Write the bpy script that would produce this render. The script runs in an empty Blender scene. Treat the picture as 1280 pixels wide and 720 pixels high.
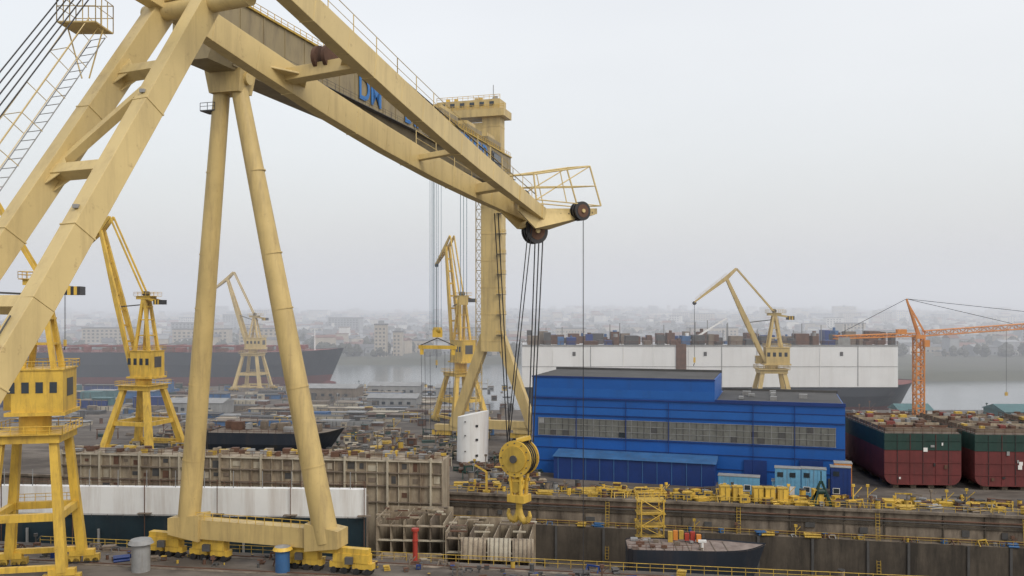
import bpy, math, random
from mathutils import Vector, Matrix
random.seed(11)
V = Vector
R = random.uniform

# ------------------------------------------------------------------ materials
def paint(name, col, rough=0.55, var=0.18, grime=0.35, gcol=(0.10,0.06,0.035), scale=0.35,
          bump=0.15, metal=0.0, bscale=6.0, lo=0.52, hi=0.72, streak=(1.3,1.3,0.12), wave=None, spots=0.0):
    m = bpy.data.materials.new(name); m.use_nodes = True
    nt = m.node_tree; N = nt.nodes; L = nt.links
    bs = N['Principled BSDF']
    tc = N.new('ShaderNodeTexCoord')
    n1 = N.new('ShaderNodeTexNoise'); n1.inputs['Scale'].default_value = scale; n1.inputs['Detail'].default_value = 6
    n1.inputs['Roughness'].default_value = 0.65
    L.new(tc.outputs['Object'], n1.inputs['Vector'])
    r1 = N.new('ShaderNodeMapRange'); r1.inputs['From Min'].default_value = 0.3; r1.inputs['From Max'].default_value = 0.7
    L.new(n1.outputs['Fac'], r1.inputs['Value'])
    mx = N.new('ShaderNodeMix'); mx.data_type = 'RGBA'
    a = [max(0, c*(1-var)) for c in col]; b = [min(1, c*(1+var*0.6)) for c in col]
    mx.inputs[6].default_value = (*a, 1); mx.inputs[7].default_value = (*b, 1)
    L.new(r1.outputs[0], mx.inputs[0])
    mp = N.new('ShaderNodeMapping'); mp.inputs['Scale'].default_value = streak
    L.new(tc.outputs['Object'], mp.inputs['Vector'])
    n2 = N.new('ShaderNodeTexNoise'); n2.inputs['Scale'].default_value = 1.0; n2.inputs['Detail'].default_value = 8
    n2.inputs['Roughness'].default_value = 0.7
    L.new(mp.outputs[0], n2.inputs['Vector'])
    r2 = N.new('ShaderNodeMapRange'); r2.inputs['From Min'].default_value = lo; r2.inputs['From Max'].default_value = hi
    r2.inputs['To Max'].default_value = grime
    L.new(n2.outputs['Fac'], r2.inputs['Value'])
    m2 = N.new('ShaderNodeMix'); m2.data_type = 'RGBA'
    L.new(r2.outputs[0], m2.inputs[0]); L.new(mx.outputs[2], m2.inputs[6]); m2.inputs[7].default_value = (*gcol, 1)
    last = m2
    if spots:
        n4 = N.new('ShaderNodeTexNoise'); n4.inputs['Scale'].default_value = 1.9; n4.inputs['Detail'].default_value = 9; n4.inputs['Roughness'].default_value=.75
        L.new(tc.outputs['Object'], n4.inputs['Vector'])
        r4 = N.new('ShaderNodeMapRange'); r4.inputs['From Min'].default_value = .60; r4.inputs['From Max'].default_value = .70; r4.inputs['To Max'].default_value = spots
        L.new(n4.outputs['Fac'], r4.inputs['Value'])
        m4 = N.new('ShaderNodeMix'); m4.data_type = 'RGBA'
        L.new(r4.outputs[0], m4.inputs[0]); L.new(m2.outputs[2], m4.inputs[6]); m4.inputs[7].default_value = (.16,.075,.035,1); last = m4
    L.new(last.outputs[2], bs.inputs['Base Color'])
    bs.inputs['Roughness'].default_value = rough; bs.inputs['Metallic'].default_value = metal
    if bump:
        n3 = N.new('ShaderNodeTexNoise'); n3.inputs['Scale'].default_value = bscale; n3.inputs['Detail'].default_value = 4
        L.new(tc.outputs['Object'], n3.inputs['Vector'])
        bp = N.new('ShaderNodeBump'); bp.inputs['Strength'].default_value = bump; bp.inputs['Distance'].default_value = 0.05
        src = n3.outputs['Fac']
        if wave:
            w = N.new('ShaderNodeTexWave'); w.bands_direction = 'X'; w.inputs['Scale'].default_value = wave
            L.new(tc.outputs['Object'], w.inputs['Vector'])
            ad = N.new('ShaderNodeMath'); ad.operation = 'ADD'
            L.new(n3.outputs['Fac'], ad.inputs[0]); L.new(w.outputs['Fac'], ad.inputs[1]); src = ad.outputs[0]
        L.new(src, bp.inputs['Height']); L.new(bp.outputs[0], bs.inputs['Normal'])
    return m

CREAM = paint('cream_paint', (0.60,0.465,0.21), 0.45, 0.12, 0.5, (0.24,0.165,0.08), 0.25, 0.08, lo=0.48, hi=0.78, spots=.5)
CREAM2 = paint('gantry_paint', (0.54,0.405,0.165), 0.55, 0.18, 0.6, (0.20,0.14,0.075), 0.12, 0.08, streak=(0.7,0.7,0.06), lo=.46, hi=.72, spots=.45)
CREAM_SHADED = paint('girder_shaded_paint', (0.27,0.215,0.115), 0.6, 0.16, 0.6, (0.12,0.09,0.055), 0.12, 0.08, streak=(0.5,0.5,0.12), lo=.45, hi=.7, spots=.3)  # cream paint darkened: the girder's shade is put into its colour
YEL = paint('yellow_paint', (0.64,0.42,0.06), 0.5, 0.18, 0.6, (0.15,0.085,0.04), 0.3, 0.08, streak=(1,1,0.15), lo=.46, spots=.5)
YELD = paint('equipment_yellow', (0.50,0.335,0.05), 0.6, 0.25, 0.6, (0.13,0.075,0.04), 0.8, 0.1, lo=.46)
BLACK = paint('black_steel', (0.025,0.025,0.027), 0.5, 0.3, 0.3, (0.06,0.04,0.03), 2.0, 0.1)
ROPE = paint('wire_rope', (0.022,0.022,0.025), 0.6, 0.2, 0.0, bump=0)
ROPEB = paint('blue_grey_rope', (0.10,0.17,0.22), 0.6, 0.2, 0.0, bump=0)
BLUE = paint('blue_cladding', (0.007,0.088,0.35), 0.45, 0.12, 0.3, (0.02,0.06,0.17), 0.1, 0.25, streak=(0.35,0.35,0.03), wave=1.6)
BLUE2 = paint('blue_cladding_faded', (0.010,0.10,0.37), 0.5, 0.12, 0.3, (0.02,0.06,0.17), 0.15, 0.25, streak=(0.3,0.3,0.05), wave=1.6)
BLUED = paint('dark_blue_cladding', (0.006,0.032,0.16), 0.5, 0.2, 0.3, (0.02,0.03,0.08), 0.2, 0.3, wave=1.8)
BLUEL = paint('light_blue_paint', (0.12,0.32,0.50), 0.5, 0.2, 0.5, (0.15,0.12,0.1), 0.5, 0.15, wave=2)
BLUEC = paint('container_blue', (0.035,0.12,0.28), 0.6, 0.3, 0.45, (0.12,0.1,0.09), 0.3, 0.1)
BLUET = paint('sign_blue', (0.01,0.14,0.42), 0.5, 0.05, 0.2, bump=0)
ROOF = paint('dark_roofing', (0.07,0.07,0.07), 0.9, 0.3, 0.5, (0.04,0.04,0.04), 0.15, 0.2, streak=(.2,.2,.2))
BAND = paint('translucent_panel', (0.155,0.16,0.145), 0.45, 0.25, 0.6, (0.075,0.07,0.06), 0.35, 0.1, streak=(0.5,0.5,0.3), lo=.42)
GLASS = paint('window_glass', (0.03,0.04,0.05), 0.15, 0.3, 0.0, bump=0)
WHITE = paint('white_paint', (0.76,0.77,0.76), 0.5, 0.08, 0.5, (0.35,0.27,0.2), 0.1, 0.05, streak=(0.4,0.4,0.03), lo=.46)
WHITE2 = paint('white_hull_paint', (0.70,0.71,0.71), 0.5, 0.08, 0.35, (0.36,0.33,0.29), 0.05, 0.05, streak=(0.12,0.12,0.01), lo=.5,hi=.75)
NAVY = paint('navy_hull_paint', (0.016,0.023,0.035), 0.5, 0.3, 0.4, (0.08,0.055,0.045), 0.1, 0.1, streak=(0.2,0.2,0.02))
GREENH = paint('dark_green_hull', (0.014,0.03,0.04), 0.45, 0.3, 0.5, (0.07,0.06,0.055), 0.2, 0.1, streak=(0.5,0.5,0.04))
GREEN = paint('green_primer', (0.010,0.042,0.034), 0.6, 0.3, 0.5, (0.04,0.03,0.025), 0.4, 0.1)
REDH = paint('red_antifouling', (0.125,0.022,0.022), 0.65, 0.3, 0.6, (0.045,0.022,0.02), 0.3, 0.1)
REDD = paint('red_deck_paint', (0.19,0.045,0.036), 0.7, 0.3, 0.4, (0.09,0.05,0.04), 0.3, 0.1)
BEIGE = paint('primed_steel', (0.35,0.295,0.215), 0.7, 0.3, 0.75, (0.11,0.07,0.045), 0.35, 0.15, streak=(0.5,0.5,0.09), lo=.42, hi=.66)
BEIGED = paint('primed_steel_dark', (0.18,0.145,0.11), 0.75, 0.35, 0.6, (0.07,0.045,0.033), 0.4, 0.15, streak=(.5,.5,.1))
BEIGEL = paint('primed_steel_light', (0.44,0.40,0.31), 0.7, 0.2, 0.65, (0.18,0.12,0.075), 0.4, 0.15, streak=(.5,.5,.1), lo=.46)
GREY = paint('grey_paint', (0.26,0.265,0.265), 0.6, 0.25, 0.5, (0.13,0.10,0.075), 0.4, 0.1)
GREYD = paint('dark_grey_steel', (0.07,0.07,0.07), 0.6, 0.3, 0.4, (0.07,0.045,0.03), 0.4, 0.1)
RUST = paint('rusty_steel', (0.12,0.062,0.04), 0.85, 0.4, 0.5, (0.045,0.028,0.02), 0.5, 0.2)
DECKB = paint('brown_deck', (0.24,0.195,0.17), 0.85, 0.35, 0.6, (0.09,0.05,0.035), 0.4, 0.2, streak=(.6,.6,.6), lo=.42)
ORANGE = paint('orange_paint', (0.58,0.22,0.04), 0.5, 0.15, 0.3, (0.2,0.08,0.03), 0.3, 0.05)
RED = paint('red_paint', (0.36,0.04,0.025), 0.5, 0.2, 0.3, bump=0.05)
TEAL = paint('teal_roofing', (0.06,0.15,0.16), 0.6, 0.2, 0.3, bump=0.1)
CONC = paint('dock_concrete', (0.235,0.195,0.15), 0.9, 0.4, 0.9, (0.05,0.038,0.03), 0.18, 0.3, streak=(0.30,0.30,0.07), lo=.40, hi=.64)
CONCD = paint('dock_concrete_dark', (0.085,0.07,0.053), 0.85, 0.4, 0.8, (0.02,0.017,0.014), 0.15, 0.3, streak=(0.3,0.3,0.05), lo=.42, hi=.62)  # darker concrete tone for lower dock wall, quay faces and seams
GROUND = paint('quay_ground', (0.145,0.125,0.105), 0.95, 0.4, 0.8, (0.05,0.04,0.033), 0.05, 0.4, streak=(0.06,0.12,0.1), lo=.42, hi=.58, spots=.5)
PITF = paint('dock_floor_surface', (0.09,0.075,0.06), 0.8, 0.4, 0.6, (0.04,0.03,0.025), 0.1, 0.3, streak=(.1,.2,.1))
LAND = paint('far_bank_soil', (0.075,0.075,0.05), 0.95, 0.4, 0.6, (0.04,0.045,0.03), 0.006, 0.2, streak=(0.02,0.02,0.02), lo=.4,hi=.6)
TREE = paint('bare_foliage', (0.05,0.05,0.034), 0.95, 0.4, 0.5, (0.025,0.025,0.018), 0.05, 0.3, streak=(.1,.1,.1))
H1 = paint('house_white', (0.62,0.61,0.58), 0.8, 0.15, 0.2, bump=0)
H2 = paint('house_beige', (0.38,0.33,0.26), 0.8, 0.2, 0.2, bump=0)
H3 = paint('house_grey', (0.25,0.26,0.27), 0.8, 0.2, 0.2, bump=0)
HR = paint('roof_tile', (0.16,0.07,0.05), 0.8, 0.3, 0.3, bump=0)
HR2 = paint('roof_grey', (0.12,0.12,0.13), 0.8, 0.3, 0.3, bump=0)

def water_mat():
    m = bpy.data.materials.new('harbour_water'); m.use_nodes = True
    nt = m.node_tree; N = nt.nodes; L = nt.links; bs = N['Principled BSDF']
    bs.inputs['Base Color'].default_value = (0.11,0.125,0.13,1); bs.inputs['Roughness'].default_value = 0.16
    tc = N.new('ShaderNodeTexCoord'); n = N.new('ShaderNodeTexNoise'); n.inputs['Scale'].default_value = 0.35
    n.inputs['Detail'].default_value = 5
    mp = N.new('ShaderNodeMapping'); mp.inputs['Scale'].default_value = (0.6,1.2,1)
    L.new(tc.outputs['Object'], mp.inputs[0]); L.new(mp.outputs[0], n.inputs['Vector'])
    b = N.new('ShaderNodeBump'); b.inputs['Strength'].default_value = 0.5; b.inputs['Distance'].default_value = 0.25
    L.new(n.outputs['Fac'], b.inputs['Height']); L.new(b.outputs[0], bs.inputs['Normal'])
    return m
WATER = water_mat()

# ------------------------------------------------------------------ mesh builder
class B:
    def __init__(s, name, parent=None, smooth=False):
        s.n=name; s.v=[]; s.f=[]; s.mi=[]; s.mats=[]; s.parent=parent; s.M=Matrix.Identity(4); s.sm=[]; s.smooth=smooth
    def add(s, vs, fs, mat, sm=False):
        if mat not in s.mats: s.mats.append(mat)
        k=s.mats.index(mat); o=len(s.v)
        for p in vs: s.v.append((s.M @ V(p))[:])
        for f in fs:
            s.f.append([i+o for i in f]); s.mi.append(k); s.sm.append(sm)
    def box(s, c, d, mat, rz=0.0, tilt=0.0):
        x,y,z=[q/2 for q in d]
        m=Matrix.Rotation(rz,3,'Z') @ Matrix.Rotation(tilt,3,'Y')
        vs=[V(c)+m@V(p) for p in [(-x,-y,-z),(x,-y,-z),(x,y,-z),(-x,y,-z),(-x,-y,z),(x,-y,z),(x,y,z),(-x,y,z)]]
        s.add(vs,[(0,3,2,1),(4,5,6,7),(0,1,5,4),(1,2,6,5),(2,3,7,6),(3,0,4,7)],mat)
    def bb(s, x0,x1,y0,y1,z0,z1,mat):
        s.box(((x0+x1)/2,(y0+y1)/2,(z0+z1)/2),(abs(x1-x0),abs(y1-y0),abs(z1-z0)),mat)
    def bar(s, p0,p1,w,h,mat,w1=None,h1=None,up=(0,0,1)):
        p0=V(p0);p1=V(p1);d=(p1-p0).normalized(); u=V(up)
        if abs(d.dot(u))>0.98: u=V((1,0,0))
        sd=d.cross(u).normalized(); u2=sd.cross(d).normalized()
        w1=w if w1 is None else w1; h1=h if h1 is None else h1
        vs=[]
        for p,a,b in ((p0,w/2,h/2),(p1,w1/2,h1/2)):
            vs+=[p-sd*a-u2*b,p+sd*a-u2*b,p+sd*a+u2*b,p-sd*a+u2*b]
        s.add(vs,[(0,3,2,1),(4,5,6,7),(0,1,5,4),(1,2,6,5),(2,3,7,6),(3,0,4,7)],mat)
    def tube(s,p0,p1,r,mat,r1=None,n=8,cap=True):
        p0=V(p0);p1=V(p1);d=(p1-p0).normalized(); u=V((0,0,1))
        if abs(d.dot(u))>0.98: u=V((1,0,0))
        a=d.cross(u).normalized(); b=a.cross(d).normalized(); r1=r if r1 is None else r1
        vs=[]
        for p,q in ((p0,r),(p1,r1)):
            for i in range(n):
                t=2*math.pi*i/n; vs.append(p+a*math.cos(t)*q+b*math.sin(t)*q)
        fs=[(i,(i+1)%n,n+(i+1)%n,n+i) for i in range(n)]
        s.add(vs,fs,mat,n>=8)
        if cap: s.add(vs,[tuple(range(n))[::-1],tuple(range(n,2*n))],mat)
    def prism(s,pts,off,mat):
        n=len(pts); off=V(off)
        vs=[V(p) for p in pts]+[V(p)+off for p in pts]
        fs=[tuple(range(n))[::-1],tuple(range(n,2*n))]+[(i,(i+1)%n,n+(i+1)%n,n+i) for i in range(n)]
        s.add(vs,fs,mat)
    def rail(s,pts,mat,h=1.1,step=2.0,r=0.04):
        for a,b in zip(pts[:-1],pts[1:]):
            a=V(a);b=V(b);n=max(1,int((b-a).length/step))
            up=V((0,0,h))
            for k in range(n+1):
                p=a.lerp(b,k/n); s.tube(p,p+up,r,mat,n=4,cap=False)
            s.tube(a+up,b+up,r,mat,n=4,cap=False); s.tube(a+up*.55,b+up*.55,r*.8,mat,n=4,cap=False)
    def ladder(s,a,b,w,mat,side,step=0.6,r=.04):
        a=V(a);b=V(b);sd=V(side).normalized()*w/2
        s.tube(a-sd,b-sd,r,mat,n=4,cap=False); s.tube(a+sd,b+sd,r,mat,n=4,cap=False)
        n=int((b-a).length/step)
        for k in range(n+1):
            p=a.lerp(b,k/max(1,n)); s.tube(p-sd,p+sd,r*.7,mat,n=4,cap=False)
    def lattice(s,p0,p1,w,h,mat,bay=2.0,r=0.09,up=(0,0,1)):
        p0=V(p0);p1=V(p1);d=(p1-p0).normalized();u=V(up)
        if abs(d.dot(u))>.98:u=V((1,0,0))
        sd=d.cross(u).normalized();u2=sd.cross(d).normalized()
        n=max(2,int((p1-p0).length/bay)); cs=[(-1,-1),(1,-1),(1,1),(-1,1)]
        def c(k,i):
            return p0.lerp(p1,k/n)+sd*cs[i][0]*w/2+u2*cs[i][1]*h/2
        for i in range(4):
            s.tube(c(0,i),c(n,i),r,mat,n=5,cap=False)
            j=(i+1)%4
            for k in range(n):
                s.tube(c(k,i),c(k,j),r*.6,mat,n=4,cap=False)
                if k%2: s.tube(c(k,i),c(k+1,j),r*.6,mat,n=4,cap=False)
                else: s.tube(c(k,j),c(k+1,i),r*.6,mat,n=4,cap=False)
    def done(s,bevel=0):
        me=bpy.data.meshes.new(s.n); me.from_pydata(s.v,[],s.f)
        for m in s.mats: me.materials.append(m)
        me.polygons.foreach_set('material_index',s.mi); me.polygons.foreach_set('use_smooth',s.sm)
        me.update()
        o=bpy.data.objects.new(s.n,me); bpy.context.scene.collection.objects.link(o)
        if s.parent: o.parent=s.parent
        if bevel:
            b=o.modifiers.new('bevel','BEVEL'); b.width=bevel; b.segments=2; b.limit_method='ANGLE'
        return o
def grp(name,loc=(0,0,0),rz=0.0):
    e=bpy.data.objects.new(name,None); e.location=loc; e.rotation_euler=(0,0,rz); e.empty_display_size=2
    bpy.context.scene.collection.objects.link(e); return e

# ------------------------------------------------------------------ ground, dock, water
def yn(x): return 137-0.16*x
def yf(x): return 188-0.20*x
g=B('ground')
XL,XR=-250,230
P=[(-600,-60,0),(XL,-60,0),(XR,-60,0),(600,-60,0),(XL,yn(XL),0),(XR,yn(XR),0),(XL,yf(XL),0),(-20,yf(-20),0),(XR,yf(XR),0),
   (-600,450,0),(XL,450,0),(-40,450,0),(-22,345,0),(XR,345,0),(600,330,0)]
g.add(P,[(0,1,4,6,10,9),(1,2,5,4),(2,3,14,13,8,5),(6,7,12,11,10),(7,8,13,12)],GROUND)
edge=[9,10,11,12,13,14]
for a,b in zip(edge[:-1],edge[1:]):
    pa,pb=P[a],P[b]; g.add([pa,pb,(pb[0],pb[1],-5),(pa[0],pa[1],-5)],[(0,1,2,3)],CONCD)
g.done()
d=B('dry_dock')
D=-13
d.add([(XL,yn(XL)-.5,D),(XR,yn(XR)-.5,D),(XR,yf(XR)+1,D),(XL,yf(XL)+1,D)],[(0,1,2,3)],PITF)
d.add([(XL,yn(XL),0),(XR,yn(XR),0),(XR,yn(XR),D),(XL,yn(XL),D)],[(0,1,2,3)],CONC)
for x in (XL,XR): d.add([(x,yn(x),0),(x,yf(x),0),(x,yf(x),D),(x,yn(x),D)],[(0,1,2,3)],CONC)
fd=V((1,-0.2,0)).normalized(); fn=V((-0.2,-1,0)).normalized()
def fp(x,z=0,o=0): return V((x,yf(x),z))+fn*o
d.add([fp(XL),fp(XR),fp(XR,-5.6),fp(XL,-5.6)],[(0,1,2,3)],CONC)
d.add([fp(XL,-5.6),fp(XR,-5.6),fp(XR,-5.6,1.6),fp(XL,-5.6,1.6)],[(0,1,2,3)],CONC)
d.add([fp(XL,-5.6,1.6),fp(XR,-5.6,1.6),fp(XR,D,1.6),fp(XL,D,1.6)],[(0,1,2,3)],CONCD)
d.bar(fp(XL,.0,.1),fp(XR,.0,.1),0.9,0.5,CONC)
d.bar(fp(XL,-2.6,.12),fp(XR,-2.6,.12),0.3,0.35,CONCD)
x=XL+4
while x<XR-4:
    d.bar(fp(x,-.3,.14),fp(x,-5.5,.14),.25,.2,CONCD,up=(0,1,0))
    d.bar(fp(x+4,-5.7,1.7),fp(x+4,D,1.7),.5,.2,CONC if random.random()<.4 else GREYD,up=(0,1,0))
    if random.random()<.6: q=fp(x+R(1,5),R(-4.4,-3.2),.1); d.box(q[:],(R(.8,2),.4,R(.7,1.4)),GREYD,-.2)
    x+=R(7,11)
for x in range(20,220,26):
    d.ladder(fp(x,0,.35),fp(x,-12,1.9),.7,YELD,fd,step=.6,r=.06)
for (z,r) in ((-1.4,.16),(-1.9,.1),(-4.9,.13)): d.tube(fp(-14,z,.35),fp(120,z,.35),r,RUST if r>.12 else GREYD,n=6)
d.done()
r_=B('dock_railing')
r_.rail([fp(-14,.25,0),fp(110,.25,0)],YELD,1.2,2.2,.055)
r_.rail([fp(-14,-5.6,1.4),fp(110,-5.6,1.4)],YELD,1.1,2.4,.04)
r_.rail([(-80,yn(-80)-.6,0),(100,yn(100)-.6,0)],YELD,1.3,2.0,.055)
r_.done()
w=B('water'); w.add([(-3000,300,-3),(3000,300,-3),(3000,1500,-3),(-3000,1500,-3)],[(0,1,2,3)],WATER); w.done()

def ss(a,b,x):
    t=max(0,min(1,(x-a)/(b-a))); return t*t*(3-2*t)
def shore(x): return 676-150*ss(90,230,x)+10*math.sin(x*.02)
def hz(x,y):
    s=shore(x); z=-6+7.5*ss(s-6,s+6,y)
    z+=30*ss(750,2600,y)*(0.8+.2*math.sin(x*.0023+1)+.12*math.sin(x*.007)) + 2.5*math.sin(x*.011+y*.004)*ss(700,900,y)
    return z
t=B('far_bank_terrain')
xs=[-7000,-4500]+[i for i in range(-3000,3001,40)]+[4500,7000]
ys=[480,500]+[510+i*10 for i in range(20)]+[720+i*60 for i in range(45)]+[3600,4400,5500,7000,9000]
vs=[(x,y,hz(x,y)) for y in ys for x in xs]; nx=len(xs)
t.add(vs,[(j*nx+i,j*nx+i+1,(j+1)*nx+i+1,(j+1)*nx+i) for j in range(len(ys)-1) for i in range(nx-1)],LAND,True); t.done()

# ------------------------------------------------------------------ distant city
c=B('distant_houses')
for k in range(2800):
    y=705*math.exp(R(0,1.45)); x=y*R(-.78,.78)
    if y<shore(x)+20: continue
    z=hz(x,y)-1; wx=R(7,20); wy=R(8,14); h=R(3.5,8) if random.random()<.85 else R(9,16)
    a=R(-.5,.5); m=random.choice([H1,H3,H2,H3,H2]); rm=random.choice([HR,HR,HR2,HR2,H3])
    c.M=Matrix.Translation((x,y,z))@Matrix.Rotation(a,4,'Z')
    c.bb(-wx/2,wx/2,-wy/2,wy/2,0,h,m)
    if random.random()<.75:
        q=R(1.5,3.5)
        c.prism([(-wx/2-.4,-wy/2-.4,h),(-wx/2-.4,wy/2+.4,h),(-wx/2-.4,0,h+q)],(wx+.8,0,0),rm)
    else: c.bb(-wx/2-.3,wx/2+.3,-wy/2-.3,wy/2+.3,h,h+.6,rm)
    if y<1300:
        nw=int(wx/3.5)
        for i in range(nw): c.bb(-wx/2+1+i*3.5,-wx/2+2.4+i*3.5,-wy/2-.1,-wy/2+.1,1.8,3.4,GLASS)
c.done()
c=B('distant_apartment_blocks')
for k in range(80):
    y=760*math.exp(R(0,1.3)); x=y*R(-.7,.7)
    wx=R(16,50); wy=14; h=R(13,24); z=hz(x,y)-2
    c.M=Matrix.Translation((x,y,z))@Matrix.Rotation(R(-.4,.4),4,'Z')
    c.bb(-wx/2,wx/2,-wy/2,wy/2,0,h,random.choice([H1,H2,H3,H2])); c.bb(-wx/2-.2,wx/2+.2,-wy/2-.2,wy/2+.2,h,h+1,HR2)
    fl=int(h/3)
    for f in range(fl):
        for i in range(int(wx/4)):
            c.bb(-wx/2+1.2+i*4,-wx/2+3.2+i*4,-wy/2-.12,-wy/2+.1,f*3+2,f*3+3.5,GLASS)
c.done()
for (x,y,wx,h) in [(-104,700,9,26),(-92,712,7,20),(660,1750,44,26),(-70,760,60,11),(60,900,30,20)]:
    e=grp('apartment_building',(x,y,hz(x,y)-1)); b=B('walls',e); b.bb(-wx/2,wx/2,-6,6,0,h,H2); b.done()
    b=B('windows',e)
    for f in range(int(h/3)):
        for i in range(max(1,int(wx/3))): b.bb(-wx/2+.8+i*3,-wx/2+2.2+i*3,-6.1,-5.9,f*3+1.2,f*3+2.6,GLASS)
    b.done(); b=B('roof',e); b.bb(-wx/2-.4,wx/2+.4,-6.4,6.4,h,h+1,HR2); b.bb(-2,2,-2,2,h+1,h+3.5,H3); b.done()
tr=B('distant_trees')
for k in range(2200):
    y=690*math.exp(R(0,1.2)**1.3); x=y*R(-.8,.8)
    if y<shore(x)+8: y=shore(x)+R(8,60)
    z=hz(x,y); s=R(2.5,6)
    for q in range(3):
        cx,cy,cz=x+R(-s,s),y+R(-2,2),z+s*R(.5,1.2); n=7; vs=[]
        for j,(pr,pz) in enumerate([(.5,-.8),(1,-.2),(.85,.4),(.35,.95)]):
            for i in range(n):
                a=6.283*i/n+j*.4; rr=s*.75*pr*R(.65,1.25); vs.append((cx+math.cos(a)*rr,cy+math.sin(a)*rr,cz+pz*s*R(.6,1)))
        fs=[(j*n+i,j*n+(i+1)%n,(j+1)*n+(i+1)%n,(j+1)*n+i) for j in range(3) for i in range(n)]+[tuple(range(3*n,4*n))]
        tr.add(vs,fs,TREE)
tr.done()

# ------------------------------------------------------------------ ships
def hull(b,L,W,zb,zt,rows,bow=.16,rake=6,stern=.04,sheer=1.5,x0=0,deck=None,nst=26):
    lv=[0]+[r[0] for r in rows]
    def pt(s,tz,sd):
        xe=L-rake*(1-tz); x=x0+s*xe
        if s>1-bow: q=(s-(1-bow))/bow; hw=W/2*(1-q**(1.3+1.5*tz))
        elif s<stern: hw=W/2*(.75+.25*s/stern)
        else: hw=W/2
        hw*= (1-.22*(1-tz)**3)
        z=zb+(zt-zb)*tz+sheer*tz*max(0,(s-.8)/.2)**2
        return (x,sd*hw,z)
    ss_=[i/nst*(1-bow) for i in range(nst)]+[1-bow+bow*i/10 for i in range(11)]
    for k in range(len(lv)-1):
        m=rows[k][1]; sub=2
        for q in range(sub):
            ta=lv[k]+(lv[k+1]-lv[k])*q/sub; tb=lv[k]+(lv[k+1]-lv[k])*(q+1)/sub
            for sd in (-1,1):
                vs=[pt(s,ta,sd) for s in ss_]+[pt(s,tb,sd) for s in ss_]; n=len(ss_)
                b.add(vs,[(i,i+1,n+i+1,n+i) for i in range(n-1)],m,False)
            b.add([pt(0,ta,-1),pt(0,ta,1),pt(0,tb,1),pt(0,tb,-1)],[(0,1,2,3)],m)
    n=len(ss_)
    dz=-.25
    vs=[(lambda p:(p[0],p[1],p[2]+dz))(pt(s,1,-1)) for s in ss_]+[(lambda p:(p[0],p[1],p[2]+dz))(pt(s,1,1)) for s in ss_]
    b.add(vs,[(i,i+1,n+i+1,n+i) for i in range(n-1)],deck or REDD)
    return pt
e=grp('tanker_ship',(-330,482,0))
b=B('hull',e); hull(b,238,32,-3,16.5,[(.32,REDH),(1,NAVY)],bow=.13,rake=9,sheer=1.6,deck=REDD)
for i in range(6):
    a=i/6;  b.tube((224+i*1.6,0,-1.0),(224+(i+1)*1.6,0,-1.0),2.4-.3*i,REDH,r1=2.4-.3*(i+1),n=12)
b.done()
b=B('deck_fittings',e)
b.rail([(60,-15.5,16.5),(205,-15.5,16.5),(222,-10,17.4)],REDD,1.3,3,.1)
for i in range(30):
    x=40+i*5.6; b.box((x,R(-9,6),17.6),(R(1.5,5),R(2,6),R(1.5,3.5)),random.choice([REDD,REDD,RUST]))
for y in (-5,-4,3): b.tube((40,y,19.2),(200,y,19.2),.35,REDD)
for i in range(14): b.bar((50+i*11,-12,16.5),(50+i*11,-12,19.8),.4,.4,REDD); b.bar((50+i*11,-12,19.8),(50+i*11,8,19.8),.4,.4,REDD)
b.tube((222,0,17),(222,0,29),.35,WHITE,r1=.15); b.bar((221,-3,25),(221,3,25),.3,.3,WHITE); b.box((215,0,18.8),(5,9,2),REDD)
b.bb(5,36,-14,14,16,20,REDD); b.done()
e=grp('cargo_ship',(4,366,0))
b=B('hull',e); hull(b,163,34,-3,9,[(.3,REDH),(1,NAVY)],bow=.12,rake=7,sheer=1.2,deck=REDD)
b.done()
b=B('superstructure',e)
b.bb(0,149,-17.15,16,8.6,25.2,WHITE2)
for x in [12,27,40,52,66,79,93,104,118,133]:
    b.bb(x,x+.25,-17.3,-17.14,9,25,GREY if x%2 else WHITE)
b.bb(61,65,-17.6,-17.14,12,25.8,RUST); b.bb(0,149,-17.45,-17.14,24.9,25.4,GREY); b.bb(0,149,-17.3,-17.14,16.7,16.85,GREY)
for x in (20,72,98,126): b.bb(x,x+1.2,-17.3,-17.12,21,22.6,GREYD)
b.done()
b=B('deck_cargo',e)
for row in range(3):
    x=2
    while x<148:
        wd=R(1.5,6); hh=R(1,5.5); b.box((x+wd/2,-13+row*9+R(-1,1),25.2+hh/2),(wd-.5,R(3,7),hh),random.choice([RUST,BLUEC,BLUED,GREYD,RUST,RUST,GREYD,BEIGED]))
        if random.random()<.2: b.tube((x,-12+row*9,25),(x,-12+row*9,25+R(6,10)),.2,GREY)
        if random.random()<.3: b.tube((x+wd/2,-13+row*9,25+hh),(x+wd/2,-13+row*9,25+hh+R(.5,1.6)),R(.4,.9),random.choice([RUST,GREY,BLUEC]),n=8)
        x+=wd+R(0,3)
b.rail([(0,-16.9,25.4),(149,-16.9,25.4)],RUST,1.4,3,.1)
b.bar((66,-14,26),(82,-14,36),.5,.9,WHITE,w1=.3,h1=.4); b.tube((66,-14,25),(66,-14,30),.7,WHITE)
b.done()
e=grp('barge',(-82,242,0.5),math.radians(-6))
b=B('hull',e); hull(b,37,13,0,6.2,[(1,NAVY)],bow=.3,rake=5,sheer=1.0,deck=BEIGED); b.done()
b=B('deck_gear',e)
for i in range(9): b.box((3+i*3.3,R(-4,4),7),(R(1,3),R(1,3),R(1,2.4)),random.choice([BEIGE,RUST,BEIGED,GREY]))
b.rail([(0,-6.2,6),(26,-6.2,6)],RUST,1.1,2,.06); b.done()
e=grp('ship_bow_section',(20.5,157.5,-13),math.radians(-4))
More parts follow.
